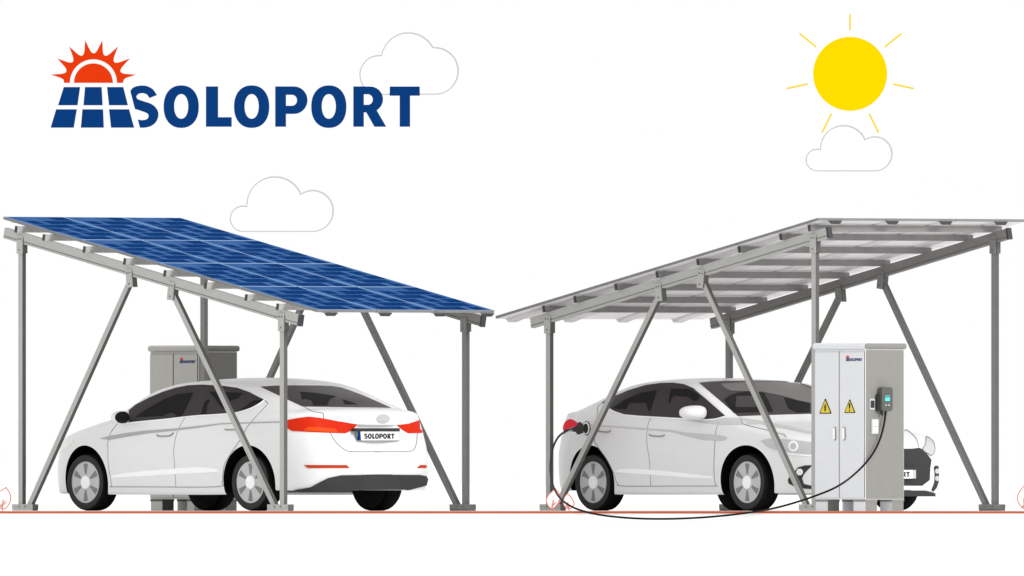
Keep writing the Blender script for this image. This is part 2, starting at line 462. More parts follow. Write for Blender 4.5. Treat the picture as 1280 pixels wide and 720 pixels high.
RAILZ = sm([(2.25, .68), (2.1, .775), (1.95, .825), (1.6, .885), (1.25, .955), (.95, 1.02), (.745, 1.135), (.49, 1.27), (.3, 1.34), (.075, 1.39), (-.2, 1.405), (-.5, 1.41), (-.9, 1.385), (-1.2, 1.33), (-1.6, 1.205), (-1.93, 1.1), (-2.1, 1.095), (-2.28, 1.075), (-2.4, .98)])
RAILW = sm([(2.25, .8), (1.6, .86), (1.2, .9), (.95, .9), (.745, .885), (.49, .855), (.3, .83), (.075, .79), (-.2, .765), (-.5, .75), (-.9, .745), (-1.2, .74), (-1.6, .76), (-1.93, .83), (-2.1, .87), (-2.4, .86)])
BOT = sm([(2.25, .182), (2.0, .186), (1.7, .188), (1.35, .18), (.9, .172), (-.9, .172), (-1.35, .2), (-1.6, .218), (-2.1, .217), (-2.4, .216)])
BHW = 1.035
class Car: pass
def build_car(name, px, along, rz, wb, fo, ro, hw, near, label):
    c = Car(); c.near = near; c.hw = hw
    base = CL if px < 640 else CR
    root = empty(name, base.location + A * along, rz); tag(root, label, 'car', 'white cars parked under the carports')
    c.root = root; c.mw = Matrix.Translation(root.location) @ Matrix.Rotation(rz, 4, 'Z'); c.inv = c.mw.inverted()
    XF, XR = wb / 2 + fo, -(wb / 2 + ro)
    def to_base(x):                     # this car's x -> x of the base tables
        if x > wb / 2: return 1.35 + (x - wb / 2) / fo * .9
        if x < -wb / 2: return -1.35 + (x + wb / 2) / ro * 1.05
        return x / wb * 2.7
    def width(x):
        b = to_base(x)
        if b > .6: t = (b - .6) / 1.65; return hw * max(0, 1 - t ** 3.0) ** (1 / 4.0) if t < 1 else 0
        if b < -.9: t = (-.9 - b) / 1.5; return hw * max(0, 1 - t ** 3.6) ** (1 / 5.0) if t < 1 else 0
        return hw
    ts = []
    n = 72
    for i in range(n + 1):
        f = i / n
        g = .5 - .5 * math.cos(math.pi * f)
        g = .55 * g + .45 * f
        ts.append(g)
    xs = [XF - .0015 - (XF - XR - .003) * g for g in ts]
    extra = [XF - .004, XF - .012, XF - .025, XR + .004, XR + .012, XR + .025]
    xs = sorted(set(xs + extra), reverse=True)
    bm = bmesh.new(); rings = []
    for x in xs:
        b = to_base(x); w = width(x); zb = interp(BOT, b); zs = interp(BELT, b); zr = interp(RAILZ, b); zt = interp(TOPZ, b)
        wr = interp(RAILW, b) / BHW * w
        H = zs - zb
        gh = max(0, min(1, (zr - zs - .03) / .25))           # how much of a greenhouse there is here
        zf = max(zb, .226)
        prof = [(0, zf), (.55 * w, zf), (.90 * w, zf), (.945 * w, zb + .004), (.972 * w, zb + .003), (.982 * w, zb + .1 * H), (.993 * w, zb + .28 * H), (w, zb + .5 * H), (w * .997, zb + .68 * H), (w * .985, zb + .86 * H), (w * .965, zs)]
        yb, ye = .945 * w, wr
        prof += [(yb - (yb - ye) * .12, zs + (zr - zs) * .14), (yb - (yb - ye) * .42, zs + (zr - zs) * .5), (yb - (yb - ye) * .8, zs + (zr - zs) * .86), (ye, zr + .0)]
        ct = zt - zr
        prof += [(ye * .9, zr + ct * .33), (ye * .68, zr + ct * .66), (ye * .36, zr + ct * .92), (0, zt)]
        pts = []
        for y, z in prof:
            xx = x
            if b > 1.2: xx -= max(0, (z - .45)) * .20 * ((b - 1.2) / 1.05) ** 2 + max(0, .38 - z) * .08 * ((b - 1.2) / 1.05) ** 2
            if b < -1.7: xx += max(0, (z - .62)) * .52 * ((-1.7 - b) / .7) ** 1.5 + max(0, .36 - z) * .25 * ((-1.7 - b) / .7) ** 1.5
            pts.append((xx, y, z))
        ring = [bm.verts.new(p) for p in pts] + [bm.verts.new((p[0], -p[1], p[2])) for p in pts[-2:0:-1]]
        rings.append(ring)
    m = len(rings[0])
    for r0, r1 in zip(rings, rings[1:]):
        for i in range(m):
            bm.faces.new((r0[i], r0[(i + 1) % m], r1[(i + 1) % m], r1[i]))
    bm.faces.new(rings[0]); bm.faces.new(rings[-1][::-1])
    bmesh.ops.recalc_face_normals(bm, faces=bm.faces[:])
    me = bpy.data.meshes.new('tmp'); bm.to_mesh(me); bm.free()
    tmp = bpy.data.objects.new('tmp', me); COL.objects.link(tmp)
    sb = tmp.modifiers.new('s', 'SUBSURF'); sb.levels = 1; sb.render_levels = 1
    bpy.context.view_layer.update()
    dg = bpy.context.evaluated_depsgraph_get()
    me2 = bpy.data.meshes.new_from_object(tmp.evaluated_get(dg))
    c.bvh = BVHTree.FromPolygons([v.co.copy() for v in me2.vertices], [tuple(p.vertices) for p in me2.polygons])
    # wheel wells
    HR, HZ, WR = .313, .313, .405
    cut = bmesh.new()
    for sx in (1, -1):
        for sy in (1, -1):
            mtx = Matrix.Translation((sx * wb / 2, sy * (hw * .62 + .5), HZ)) @ Matrix.Rotation(R(90), 4, 'X')
            bmesh.ops.create_cone(cut, cap_ends=True, segments=64, radius1=WR, radius2=WR, depth=1.0, matrix=mtx)
    cme = bpy.data.meshes.new('cut'); cut.to_mesh(cme); cut.free()
    co = bpy.data.objects.new('cut', cme); COL.objects.link(co)
    bo = tmp.modifiers.new('b', 'BOOLEAN'); bo.operation = 'DIFFERENCE'; bo.object = co; bo.solver = 'EXACT'
    bpy.context.view_layer.update()
    me3 = bpy.data.meshes.new_from_object(tmp.evaluated_get(bpy.context.evaluated_depsgraph_get()))
    bpy.data.objects.remove(tmp); bpy.data.objects.remove(co)
    me3.materials.clear()
    for mm in (paint, well_m, black_m): me3.materials.append(mm)
    for p in me3.polygons:
        p.use_smooth = True; q = p.center; p.material_index = 0
        for sx in (1, -1):
            rr = math.hypot(q.x - sx * wb / 2, q.z - HZ)
            if (rr < WR + .002 and abs(q.y) > hw * .615) and (rr > WR - .004 and abs(p.normal.y) < .35 or abs(q.y) < hw * .63): p.material_index = 1
        if p.normal.z < -.9 and q.z < .3 and p.material_index == 0: p.material_index = 2
    me3.set_sharp_from_angle(angle=R(38))
    me3.name = 'body'
    bo = bpy.data.objects.new('body', me3); COL.objects.link(bo); bo.parent = root; c.body = bo
    # wheels
    for sx in (1, -1):
        for sy in (1, -1):
            cx, yo, T = sx * wb / 2, sy * hw * .955, .225
            prof = [(.228, -.0), (.236, .006), (.27, .012), (.296, .004), (.308, -.014), (HR, -.04), (HR, -T + .04), (.308, -T + .014), (.29, -T), (.2, -T), (.0, -T + .02)]
            bm = bmesh.new(); NS = 56; rg = []
            for r_, d_ in prof:
                rg.append([bm.verts.new((cx + max(r_, .001) * math.cos(2 * math.pi * q / NS), yo + sy * d_, HZ + max(r_, .001) * math.sin(2 * math.pi * q / NS))) for q in range(NS)])
            for ri in range(len(rg) - 1):
                for q in range(NS):
                    f = bm.faces.new((rg[ri][q], rg[ri][(q + 1) % NS], rg[ri + 1][(q + 1) % NS], rg[ri + 1][q]))
                    f.material_index = 0 if ri < 3 else (1 if ri < 8 else 0)
            wh = link('wheel', bm, [tyre_m, tread_m], root, True, 50)
            bm = bmesh.new()
            def P3(y_): return lambda u_, v_: Vector((cx + u_, yo + sy * y_, HZ + v_))
            flat(bm, [circ(0, 0, .232, n=56)], P3(-.004), .02, (0, -sy, 0), 0)
            for q in range(6):
                a = 90 + 60 * q
                pts = [(.205 * math.cos(R(a + e)), .205 * math.sin(R(a + e))) for e in (-10, -5, 0, 5, 10)] + [(.09 * math.cos(R(a + e)), .09 * math.sin(R(a + e))) for e in (7, -7)]
                flat(bm, [pts], P3(-.001), .012, (0, -sy, 0), 1)
            link('rim', bm, [rim_m, rim_d], wh)
            bm = bmesh.new(); flat(bm, [circ(0, 0, .072, n=32)], P3(.006), .02, (0, -sy, 0)); link('hub_cap', bm, white_m, wh)
    return c

def ray(c, px, py):
    o = c.inv @ CAM; d = (c.inv.to_3x3() @ (W(px, py, 0) - CAM)).normalized()
    h = c.bvh.ray_cast(o, d)
    if h[0] is None:
        best = None
        for k_ in range(9):
            h2 = c.bvh.find_nearest(o + d * (D - 2 + .5 * k_))
            if best is None or h2[3] < best[3]: best = h2
        return best[0], best[1]
    return h[0], h[1]
def patch(c, name, pts, m, off=.005, smooth=True, mirror=False, parent=None, step=4.0, label=None):
    """panel lying on the bodywork whose outline is measured in the photograph"""
    ol = catmull([Vector((p[0], p[1])) for p in pts], 4) if smooth else [Vector((p[0], p[1])) for p in pts]
    den = []
    for i, p in enumerate(ol):
        q = ol[(i + 1) % len(ol)]; k_ = max(1, int((q - p).length / step))
        den += [p + (q - p) * (j / k_) for j in range(k_)]
    vs = list(den)
    xs = [p.x for p in den]; ys = [p.y for p in den]
    def ins(x, y):
        r = False; j = len(den) - 1
        for i in range(len(den)):
            if (den[i].y > y) != (den[j].y > y) and x < (den[j].x - den[i].x) * (y - den[i].y) / (den[j].y - den[i].y) + den[i].x: r = not r
            j = i
        return r
    y = min(ys) + step / 2
    while y < max(ys):
        x = min(xs) + step / 2
        while x < max(xs):
            if ins(x, y) and min((Vector((x, y)) - p).length for p in den) > step * .45: vs.append(Vector((x, y)))
            x += step
        y += step
    V, E, F, *_ = delaunay_2d_cdt(vs, [(i, (i + 1) % len(den)) for i in range(len(den))], [], 1, 1e-5)
    P, Nn = [], []
    for v in V:
        h, nr = ray(c, v.x, v.y); P.append(h); Nn.append(nr)
    res = None
    for sg in ((1, -1) if mirror else (1,)):
        bm = bmesh.new()
        f3 = lambda p: Vector((p.x, p.y * sg, p.z))
        top = [bm.verts.new(f3(p + n_ * off)) for p, n_ in zip(P, Nn)]; bot = [bm.verts.new(f3(p - n_ * .012)) for p, n_ in zip(P, Nn)]
        cnt = set()
        for f in F:
            ff = [top[i] for i in f]
            bm.faces.new(ff)
            for i in range(len(f)): cnt.add((f[i], f[(i + 1) % len(f)]))
        for (i, j) in cnt:
            if (j, i) not in cnt: bm.faces.new((top[j], top[i], bot[i], bot[j]))
        par = parent
        if isinstance(parent, tuple): par = parent[0] if sg == 1 else parent[-1]
        o = link(name, bm, m, par or c.root, True, 45)
        if label: o['label'] = label
        res = o if res is None else (res, o)
    return res
def seam(c, name, pts, r=.0045, m=None, mirror=False, parent=None, sub=5, lift=0.001):
    ol = catmull([Vector((p[0], p[1])) for p in pts], sub, closed=False)
    P = []
    for v in ol:
        h, n_ = ray(c, v.x, v.y); P.append(h + n_ * lift)
    for sg in ((1, -1) if mirror else (1,)):
        bm = bmesh.new(); tube(bm, [(p.x, p.y * sg, p.z) for p in P], r, 6)
        par = parent
        if isinstance(parent, tuple): par = parent[0] if sg == 1 else parent[-1]
        link(name, bm, m or seam_m, par or c.root, True)
def plane(c, px, py):
    """upright plane through the bodywork at a photo point: returns pixel -> point on it, and its outward normal"""
    h, n_ = ray(c, px, py)
    n_ = Vector((1 if n_.x > 0 else -1, 0, 0))
    for dx in (-24, -12, 0, 12, 24):
        for dy in (-6, 0, 6):
            q = ray(c, px + dx, py + dy)[0]
            if (q - h).dot(n_) > 0: h = q
    o = c.inv @ CAM
    def f(x, y, off=0.0):
        d = (c.inv.to_3x3() @ (W(x, y, 0) - CAM)).normalized()
        q = h + n_ * off
        return o + d * ((q - o).dot(n_) / d.dot(n_))
    return f, n_
def plate(c, corners, blue, bar, txt, body='SOLOPORT', edge=None):
    cx = sum(p[0] for p in corners) / 4; cy = sum(p[1] for p in corners) / 4
    f, n_ = plane(c, cx, cy)
    bm = bmesh.new(); flat(bm, [corners], lambda u_, v_: f(u_, v_, .03), .06, -n_)
    pl = link('licence_plate', bm, white_m, c.root)
    bm = bmesh.new(); flat(bm, [[(cx + (p[0] - cx) * 1.022, cy + (p[1] - cy) * 1.09) for p in corners]], lambda u_, v_: f(u_, v_, .027), .05, -n_); link('plate_rim', bm, seam_m, pl)
    bm = bmesh.new(); flat(bm, [blue], lambda u_, v_: f(u_, v_, .033), .02, -n_); link('blue_band', bm, blue_m, pl)
    bm = bmesh.new(); flat(bm, [bar], lambda u_, v_: f(u_, v_, .04), .07, -n_); link('plate_lamp_bar', bm, black_m, pl)
    tx0, tx1, ty1, ty0 = txt
    bm = bmesh.new()
    for nm, lp in letter_loops(True):
        flat(bm, lp, lambda u_, v_: f(tx0 + (u_ - 159.5) / 365.5 * (tx1 - tx0), ty0 + (v_ - 107) / 53 * (ty1 - ty0), .036), .02, -n_)
    link('lettering', bm, ink_m, pl)
    if edge:
        bm = bmesh.new(); flat(bm, [edge], lambda u_, v_: f(u_, v_, .034), .05, -n_); link('plate_frame', bm, lamp_m, pl)

# ---- left car: rear three-quarter view
c = build_car('parked_car', 300, -.145, R(132.5), 2.7, .9, 1.05, BHW, 1, 'white saloon with red tail lights and rear number plate showing, under the blue roof')
f_door = [(149, 528.5), (143, 535), (138.3, 542), (135, 553), (135, 562), (135.8, 582), (140, 608.3), (180, 608.3), (219.5, 608.3), (218.3, 580), (217.5, 560), (222.5, 538.3), (231.5, 522), (210, 524), (180, 527)]
r_door = [(231.5, 522), (222.5, 538.3), (217.5, 560), (218.3, 580), (219.5, 608.3), (250, 608.3), (270, 608.3), (277.5, 603), (279, 590), (282.5, 576.7), (301.7, 547.5), (308.3, 535), (320, 521), (333, 507), (331, 502.5), (325, 506), (313, 512.5), (297, 517), (277, 519), (250, 521)]
fd = patch(c, 'door', f_door, paint, .002, False, True); rd = patch(c, 'door', r_door, paint, .002, False, True)
seam(c, 'door_gap', [(149, 527.5), (143, 534.5), (138.3, 541.7), (135, 553), (135, 562), (135.8, 582), (140, 608.3)], mirror=True, parent=fd)
seam(c, 'door_gap', [(231.7, 521.7), (222.5, 538.3), (217.5, 560), (218.3, 580), (220, 608.3)], mirror=True, parent=rd)
seam(c, 'door_gap', [(137.5, 608.4), (180, 608.5), (270, 608.4), (277.5, 603), (279, 590), (282.5, 576.7), (301.7, 547.5), (308.3, 535), (320, 521), (333.3, 506.7), (334, 503), (330, 500)], mirror=True, parent=rd)
dlo = [(160.8, 527.8), (161.2, 513), (170, 505.8), (186.7, 497), (203.3, 490), (220, 484.7), (235, 481.9), (253.3, 481), (276.7, 482.2), (296.7, 485), (312, 490.4), (330, 499.7), (325, 503.7), (313.3, 510), (296.7, 515), (276.7, 517), (243.3, 519.2), (210, 523)]
wn = patch(c, 'side_window', dlo, glass_m, .005, False, True)
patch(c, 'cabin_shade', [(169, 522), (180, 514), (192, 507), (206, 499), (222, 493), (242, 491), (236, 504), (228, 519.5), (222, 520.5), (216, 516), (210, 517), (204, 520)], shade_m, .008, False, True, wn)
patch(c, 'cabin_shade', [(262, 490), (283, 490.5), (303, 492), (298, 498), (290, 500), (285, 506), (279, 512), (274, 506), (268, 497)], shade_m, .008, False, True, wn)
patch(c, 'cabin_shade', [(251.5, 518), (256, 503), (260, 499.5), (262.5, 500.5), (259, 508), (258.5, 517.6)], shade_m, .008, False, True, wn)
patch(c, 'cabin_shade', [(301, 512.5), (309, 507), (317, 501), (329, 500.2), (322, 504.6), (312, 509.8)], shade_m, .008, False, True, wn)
seam(c, 'belt_trim', [(159, 529), (185, 526.5), (210, 524.1), (243.3, 520.3), (276.7, 518.2), (297, 516.1), (313.5, 511), (325, 504.8), (331, 500)], .007, white_m, True, lift=.006)
patch(c, 'crease_shade', [(125, 548.3), (135, 545.5), (153, 542), (176.7, 538.8), (220, 535.5), (243, 533), (276.7, 529), (310, 527.8), (350, 526.6), (350, 528.2), (310, 529.3), (276.7, 530.6), (243, 535.5), (220, 538.2), (186.7, 541.7), (160, 545.8), (136.7, 550)], crease_m, .006, False, True, step=3)  # shadow swoosh of the crease, painted on as a grey patch
patch(c, 'sill_highlight', [(140, 597), (147, 593), (177, 589), (220, 585.6), (245, 584), (263, 585), (274, 588), (266, 590), (220, 592.5), (177, 595.3)], white_m, .006, True, True, step=3)  # highlight swoosh painted on as a white patch
for pts, par in (([(196.5, 543.2), (198.5, 545.2), (205, 545.3), (213, 544.6), (217.3, 541.2)], fd), ([(281.7, 536.3), (284, 537.3), (291, 537.3), (299, 536.8), (302, 534.6)], rd)):
    seam(c, 'handle', pts, .0065, seam_m, True, par, lift=.008)
patch(c, 'headlight', [(87, 547.6), (92, 550.8), (87, 557.5), (81.7, 561.3), (76, 564), (77, 557), (81, 551.5)], lampw_m, .006, True, True, step=3)
rw = patch(c, 'rear_window', [(325.8, 483.6), (345, 482.4), (360, 482.1), (400, 482.3), (415, 483), (426.7, 484.9), (433, 486.9), (453, 494.2), (488.3, 509.7), (470, 509.3), (420, 508.7), (378, 508.2), (360, 499.7), (336.7, 488.7)], glass_m, .005, False)
patch(c, 'cabin_shade', [(375, 490.3), (393, 491.7), (420, 495.8), (412, 499.5), (409, 507.3), (391.7, 507.3), (389, 501), (383, 499), (377.5, 500)], shade_m, .008, False, False, rw)
patch(c, 'cabin_shade', [(428, 499.7), (448, 506.3), (431, 506.3)], shade_m, .008, False, False, rw)
tl = patch(c, 'tail_light', [(350, 527.5), (361, 524.7), (373, 522.6), (385.8, 521), (400, 522.7), (420, 526.6), (446.7, 530.8), (439, 538.3), (431.7, 541.7), (408, 541), (386.7, 540), (365, 538.7), (356, 533.5)], red_m, .008, False, step=3)
patch(c, 'inner_lens', [(379, 538.4), (386, 533.8), (400, 534.6), (418, 536.2), (422, 540.6), (395, 539.4)], red_l, .011, False, False, tl, 3)
patch(c, 'tail_light', [(495.8, 531.7), (510, 530), (520, 526.7), (524, 525), (527.5, 530), (529, 536.7), (527, 541.3), (510, 541.7), (504, 538.3)], red_m, .008, False, step=3)
patch(c, 'chrome_strip', [(447, 530.6), (470, 531.2), (495, 531.4), (490, 533), (470, 534), (447, 533.6)], crease_m, .006, False, step=3)
patch(c, 'badge', circ(478.7, 523.8, 8.2, 5.3, 24), emb_m, .008, False, step=3)
seam(c, 'boot_lid_gap', [(380, 508.5), (386, 512), (393, 515), (400, 516), (404, 517.5), (404.7, 523.3), (408, 528), (413, 541.7), (420, 553), (430, 561.7), (440, 564.5), (475, 564.5), (508, 564.5), (517, 562), (520.3, 554), (521.5, 543), (523.5, 534)], .004, None, lift=.0035)
for pts in ([(380, 581.3), (433, 581.3), (436.7, 585), (385, 585)], [(520.8, 584.9), (525, 581.3), (532.5, 581.3), (532.5, 584.9)]):
    patch(c, 'reflector', pts, refl_m, .008, False, step=2.5)
patch(c, 'rear_diffuser', [(367, 612.8), (388, 609), (400, 602.5), (410, 597.5), (426.7, 594), (473, 593.3), (524, 593.6), (531, 595), (533, 599), (531, 606.5), (510, 612), (440, 612.8)], black_m, .022, False, step=3)
plate(c, [(447.5, 539), (499.3, 539), (499.3, 550.3), (448.5, 550.3)], [(447.5, 539), (450.6, 539), (451.4, 550.2), (448.3, 550.2)], [(444.7, 535.2), (499.8, 535.2), (499.8, 539.2), (444.7, 539.2)], (455.6, 493.2, 548.6, 541.8))
# door mirrors
def mirror_(c, px, py, sy, dark, out=.13, w=.10, h=.072, thick=.075, fwd=0):
    for sg in (1, -1):
        h_, n_ = ray(c, px, py); p = Vector((h_.x + fwd, abs(h_.y) * sg, h_.z))
        cen = p + Vector((0, sg * out, .01))
        bm = bmesh.new()
        bmesh.ops.create_uvsphere(bm, u_segments=28, v_segments=16, radius=1)
        for v in bm.verts:
            x, y, z = v.co
            e = .75
            f_ = lambda q: math.copysign(abs(q) ** e, q)
            v.co = cen + Vector((max(x, -.45) * thick, f_(y) * w, f_(z) * h * (1 - .18 * y * sg)))
        mo = link('door_mirror', bm, paint if not dark else [paint], c.root, True)
        bm = bmesh.new()
        flat(bm, [circ(0, 0, w * .93, h * .9, 28)], lambda u_, v_: cen + Vector((-.455 * thick - .004, u_, v_)), .02, (1, 0, 0))
        link('mirror_glass', bm, ink_m, mo)
        bm = bmesh.new(); tube(bm, [p + Vector((0, -sg * .04, -.04)), p + Vector((0, sg * .03, -.02)), cen + Vector((0, -sg * w * .6, -.02))], .022, 8)
        link('mirror_arm', bm, black_m, mo)
mirror_(c, 163, 523, 1, True, out=.15, w=.115, h=.072)
CARL = c

# ---- right car: front three-quarter view
c = build_car('parked_car', 965, -.394, R(-50), 2.61, 1.2, .95, 1.17, -1, 'white saloon being charged through a cable, its windscreen facing right beside the cabinet')
f_door = [(900, 525.5), (895, 538), (893.3, 560), (892.5, 590), (894.5, 607.5), (855, 607.5), (813.7, 607.5), (812, 575), (808.7, 553), (810, 531.7), (814, 523), (850, 525), (883, 526.5)]
r_door = [(814, 523), (810, 531.7), (808.7, 553), (812, 575), (813.7, 607.5), (790, 607.5), (778, 607.5), (771.7, 604), (766.7, 590), (758, 573), (745, 555), (743.5, 548), (746.7, 516.7), (749, 508), (754, 505), (762, 513.5), (780, 519.5), (800, 521)]
fd = patch(c, 'door', f_door, paint, .002, False, True); rd = patch(c, 'door', r_door, paint, .002, False, True)
seam(c, 'door_gap', [(900, 525), (895, 538), (893.3, 560), (892.5, 590), (894.5, 607.5)], mirror=True, parent=fd)
seam(c, 'door_gap', [(814, 523), (810, 531.7), (808.7, 553), (812, 575), (813.7, 607.5)], mirror=True, parent=fd)
seam(c, 'door_gap', [(897, 607.5), (850, 607.5), (780, 607.5), (771.7, 604), (766.7, 590), (758, 573), (745, 555), (743.5, 548), (746.7, 516.7), (748, 508), (753, 503.7)], mirror=True, parent=rd)
dlo = [(752.5, 503.3), (758, 499.5), (770, 494.5), (786.7, 487.8), (806.7, 481.7), (826.7, 478.9), (841.7, 478.7), (855, 480.4), (866.7, 485.3), (883, 499), (906.5, 519.8), (895, 522.8), (883, 523.8), (850, 522.3), (800, 519.5), (780, 517.7), (768, 513.8), (758, 508)]
wn = patch(c, 'side_window', dlo, glass_m, .005, False, True)
patch(c, 'cabin_shade', [(765, 511), (780, 501), (800, 491.7), (821, 488), (818, 500), (813, 515), (810.5, 513), (808, 503.7), (786.7, 503.7), (783, 511.7)], shade_m, .008, False, True, wn)
patch(c, 'cabin_shade', [(839, 486), (861.7, 486.7), (869, 490.5), (875.8, 495.8), (872, 500.5), (868, 501.7), (860, 496), (843, 495), (840, 498), (837.5, 505), (836, 503)], shade_m, .008, False, True, wn)
seam(c, 'belt_trim', [(755, 507.5), (760, 511.5), (768, 515.2), (780, 519.2), (800, 520.9), (850, 523.8), (883, 525.2), (896, 524), (907, 520.6)], .007, white_m, True, lift=.006)
patch(c, 'crease_shade', [(736.7, 530.8), (770, 532.8), (800, 534.8), (840, 537.6), (860, 541), (896.7, 543.6), (906, 545.3), (909.5, 547.5), (907, 550), (900, 551), (880, 550.3), (860, 546), (840, 540.2), (800, 537), (770, 534.3), (736.7, 532.2)], crease_l, .006, False, True, step=3)  # painted crease shadow on this side
patch(c, 'shoulder_shade', [(850, 524.8), (883, 526.8), (906.7, 522.6), (926.7, 522.6), (946.7, 525.4), (986.7, 533), (1012, 539), (1028, 544), (1028, 546), (1012, 542.5), (980, 535.8), (953, 531), (926.7, 531), (900, 531), (883, 529.3)], crease_l, .005, False, False, step=3)  # shade band below the bonnet edge, painted grey
patch(c, 'sill_highlight', [(768, 589.7), (775, 586.7), (788, 585.8), (813, 587.3), (840, 589.7), (860, 591.7), (891, 595.6), (891.5, 598), (860, 597), (840, 595.2), (810, 593), (780, 591)], white_m, .006, False, True, step=3)  # painted highlight above the sill
for pts, par in (([(811.9, 542.6), (814, 544.6), (821, 545.4), (828, 545.3), (831.3, 543.8)], fd), ([(746, 538), (750, 539.3), (757, 540), (761.7, 539.9), (763.9, 538)], rd)):
    seam(c, 'handle', pts, .0065, seam_m, True, par, lift=.008)
ws = patch(c, 'windscreen', [(874, 478.6), (890, 477.2), (913, 476.3), (945, 476), (973, 476.2), (996.7, 477.8), (1012.5, 483), (1035, 493), (1060, 507), (1076, 516), (1050, 516.5), (1012.5, 517.2), (965, 518.6), (922.5, 520.3), (905, 505)], glass_m, .005, False)
patch(c, 'glass_reflection', [(901.7, 480.2), (930, 478.6), (973, 478.2), (996.7, 479.6), (1012, 485), (1030, 494), (1030, 508), (1012, 504), (996.7, 500.8), (980, 495.8), (953, 490.2), (913, 488.7), (905, 484.8)], reflection_m, .008, False, False, ws)  # reflection on the glass as a painted grey patch
patch(c, 'cabin_shade', [(905, 500), (912, 495), (921.7, 491.7), (935, 490.2), (955, 491.9), (961, 503), (965.8, 515), (940, 515.7), (917, 516.2)], shade_m, .0095, False, False, ws)
patch(c, 'headrest_shape', [(920, 496), (945, 496), (946.7, 510), (919, 510)], glass_m, .012, False, False, ws)
patch(c, 'cabin_shade', [(980, 497.5), (996, 501.5), (1012, 505), (1012, 515.5), (996.7, 516), (986, 511)], shade_m, .0095, False, False, ws)
seam(c, 'bonnet_gap', [(926, 521.7), (926.5, 526), (928, 530), (936.7, 532.5), (955, 537), (973, 541.7), (980, 543.3), (982.7, 546.7)], .004, None, lift=.003)
hl = patch(c, 'headlight', [(950.5, 551), (961.7, 548.2), (983, 549.2), (1012.5, 552.5), (1026, 556), (1026, 568), (1012.5, 567.6), (993, 566), (970, 563), (958, 558)], lamp_m, .006, False, step=3)
patch(c, 'lamp_ring', circ(992, 557.8, 6.2, 6.6, 24), white_m, .009, False, False, hl, 2.5)
patch(c, 'lamp_bulb', circ(992, 557.8, 3.9, 4.2, 20), lamp_m, .012, False, False, hl, 2.5)
patch(c, 'lamp_lip', [(975, 565), (993, 567.2), (1012.5, 568.8), (1020, 569), (1020, 571), (1012, 570.6), (993, 568.6), (980, 567)], white_m, .007, False, False, hl, 2.5)
fg = patch(c, 'fog_lamp_recess', [(985, 600), (988, 594), (993, 590), (998, 584), (1006.7, 581.7), (1016, 581.5), (1009, 588), (1005, 593), (1002.5, 598), (1005, 605), (1012.5, 606.7), (1018, 607), (1018, 611.5), (1005, 610.6), (993, 608), (986, 604.3)], black_m, .006, False, step=3)
patch(c, 'fog_lamp', circ(1000, 590, 4, 4.2, 20), lampw_m, .01, False, False, fg, 2.5)
patch(c, 'radiator_grille', [(1129.5, 561), (1140, 561), (1149, 560), (1155, 563), (1164, 575), (1162.5, 585), (1161.7, 600), (1152.5, 607), (1129.5, 607), (1095, 607), (1086, 598), (1086, 575), (1094, 563)], black_m, .006, False)
hr = patch(c, 'headlight', [(1157.5, 546), (1163, 549), (1167.5, 555), (1168, 563), (1164, 569.7), (1159, 566.7), (1153, 562.5), (1156.7, 555)], lamp_m, .006, True, step=3, label='pale headlight at the far corner beside the grille')
seam(c, 'lamp_outline', [(1157.5, 546), (1163, 549), (1167.5, 555), (1168, 563), (1164, 569.7), (1159, 566.7), (1153, 562.5), (1156.7, 555), (1157.5, 546)], .004, None, False, hr, lift=.008)
fg = patch(c, 'fog_lamp_recess', [(1167.0, 584), (1169.2, 582), (1172.7, 582.5), (1173.2, 592), (1172.7, 603), (1170.2, 610), (1166.2, 614.5), (1164.2, 612.5), (1167.7, 603), (1168.2, 593)], black_m, .006, False, step=2.5)
for py in (589, 598): patch(c, 'fog_lamp', circ(1170.6, py, 2.6, 3.2, 14), lamp_m, .01, False, False, fg, 2.0)
bm = bmesh.new(); rows_ = []
for i in range(41):
    fy = -.52 + 1.04 * i / 40
    tt = max(0, 1 - abs(fy) ** 4) ** (1 / 3)
    x = 2.61 / 2 + (.6 + 1.65 * tt - 1.35) / .9 * 1.2
    e = .035 * min(1, (1 - abs(fy) / .52) * 3.5)
    y_ = fy * 1.17
    rows_.append([bm.verts.new(p) for p in ((x + .004, y_, .222 - .03 + e * .857), (x + .012, y_, .158), (x - .16, y_ * .96, .158), (x - .16, y_ * .96, .222 - .03 + e * .857))])
for a_, b_ in zip(rows_, rows_[1:]):
    for q in range(4): bm.faces.new((a_[q], a_[(q + 1) % 4], b_[(q + 1) % 4], b_[q]))
bm.faces.new(rows_[0]); bm.faces.new(rows_[-1])
link('bumper_lip', bm, black_m, c.root, True, 30)
seam(c, 'bonnet_gap', [(1110, 529), (1120, 531), (1129.5, 535), (1138, 541), (1144, 547), (1147, 553), (1148, 559)], .004, None, lift=.003)
plate(c, [(1093, 586), (1141.7, 586), (1141.7, 598), (1093, 598)], [(1093, 586), (1096, 586), (1096, 598), (1093, 598)], [(1092, 583.5), (1145, 583.5), (1145, 587.2), (1092, 587.2)], (1098, 1137.3, 596.2, 589.6), edge=[(1141.7, 583.7), (1145, 583.7), (1145, 598), (1141.7, 598)])
patch(c, 'charge_port', circ(733.4, 535.4, 5.0, 8.9, 24), black_m, .006, False, step=2.5)
patch(c, 'port_ring', circ(733.2, 535.5, 4.2, 7.8, 24), white_m, .009, False, step=2.5)
patch(c, 'charge_socket', circ(733, 535.7, 3.0, 6.2, 20), ink_m, .012, False, step=2.5)
mirror_(c, 880, 517, -1, False, out=.16, w=.165, h=.078, thick=.12)
CARR = c

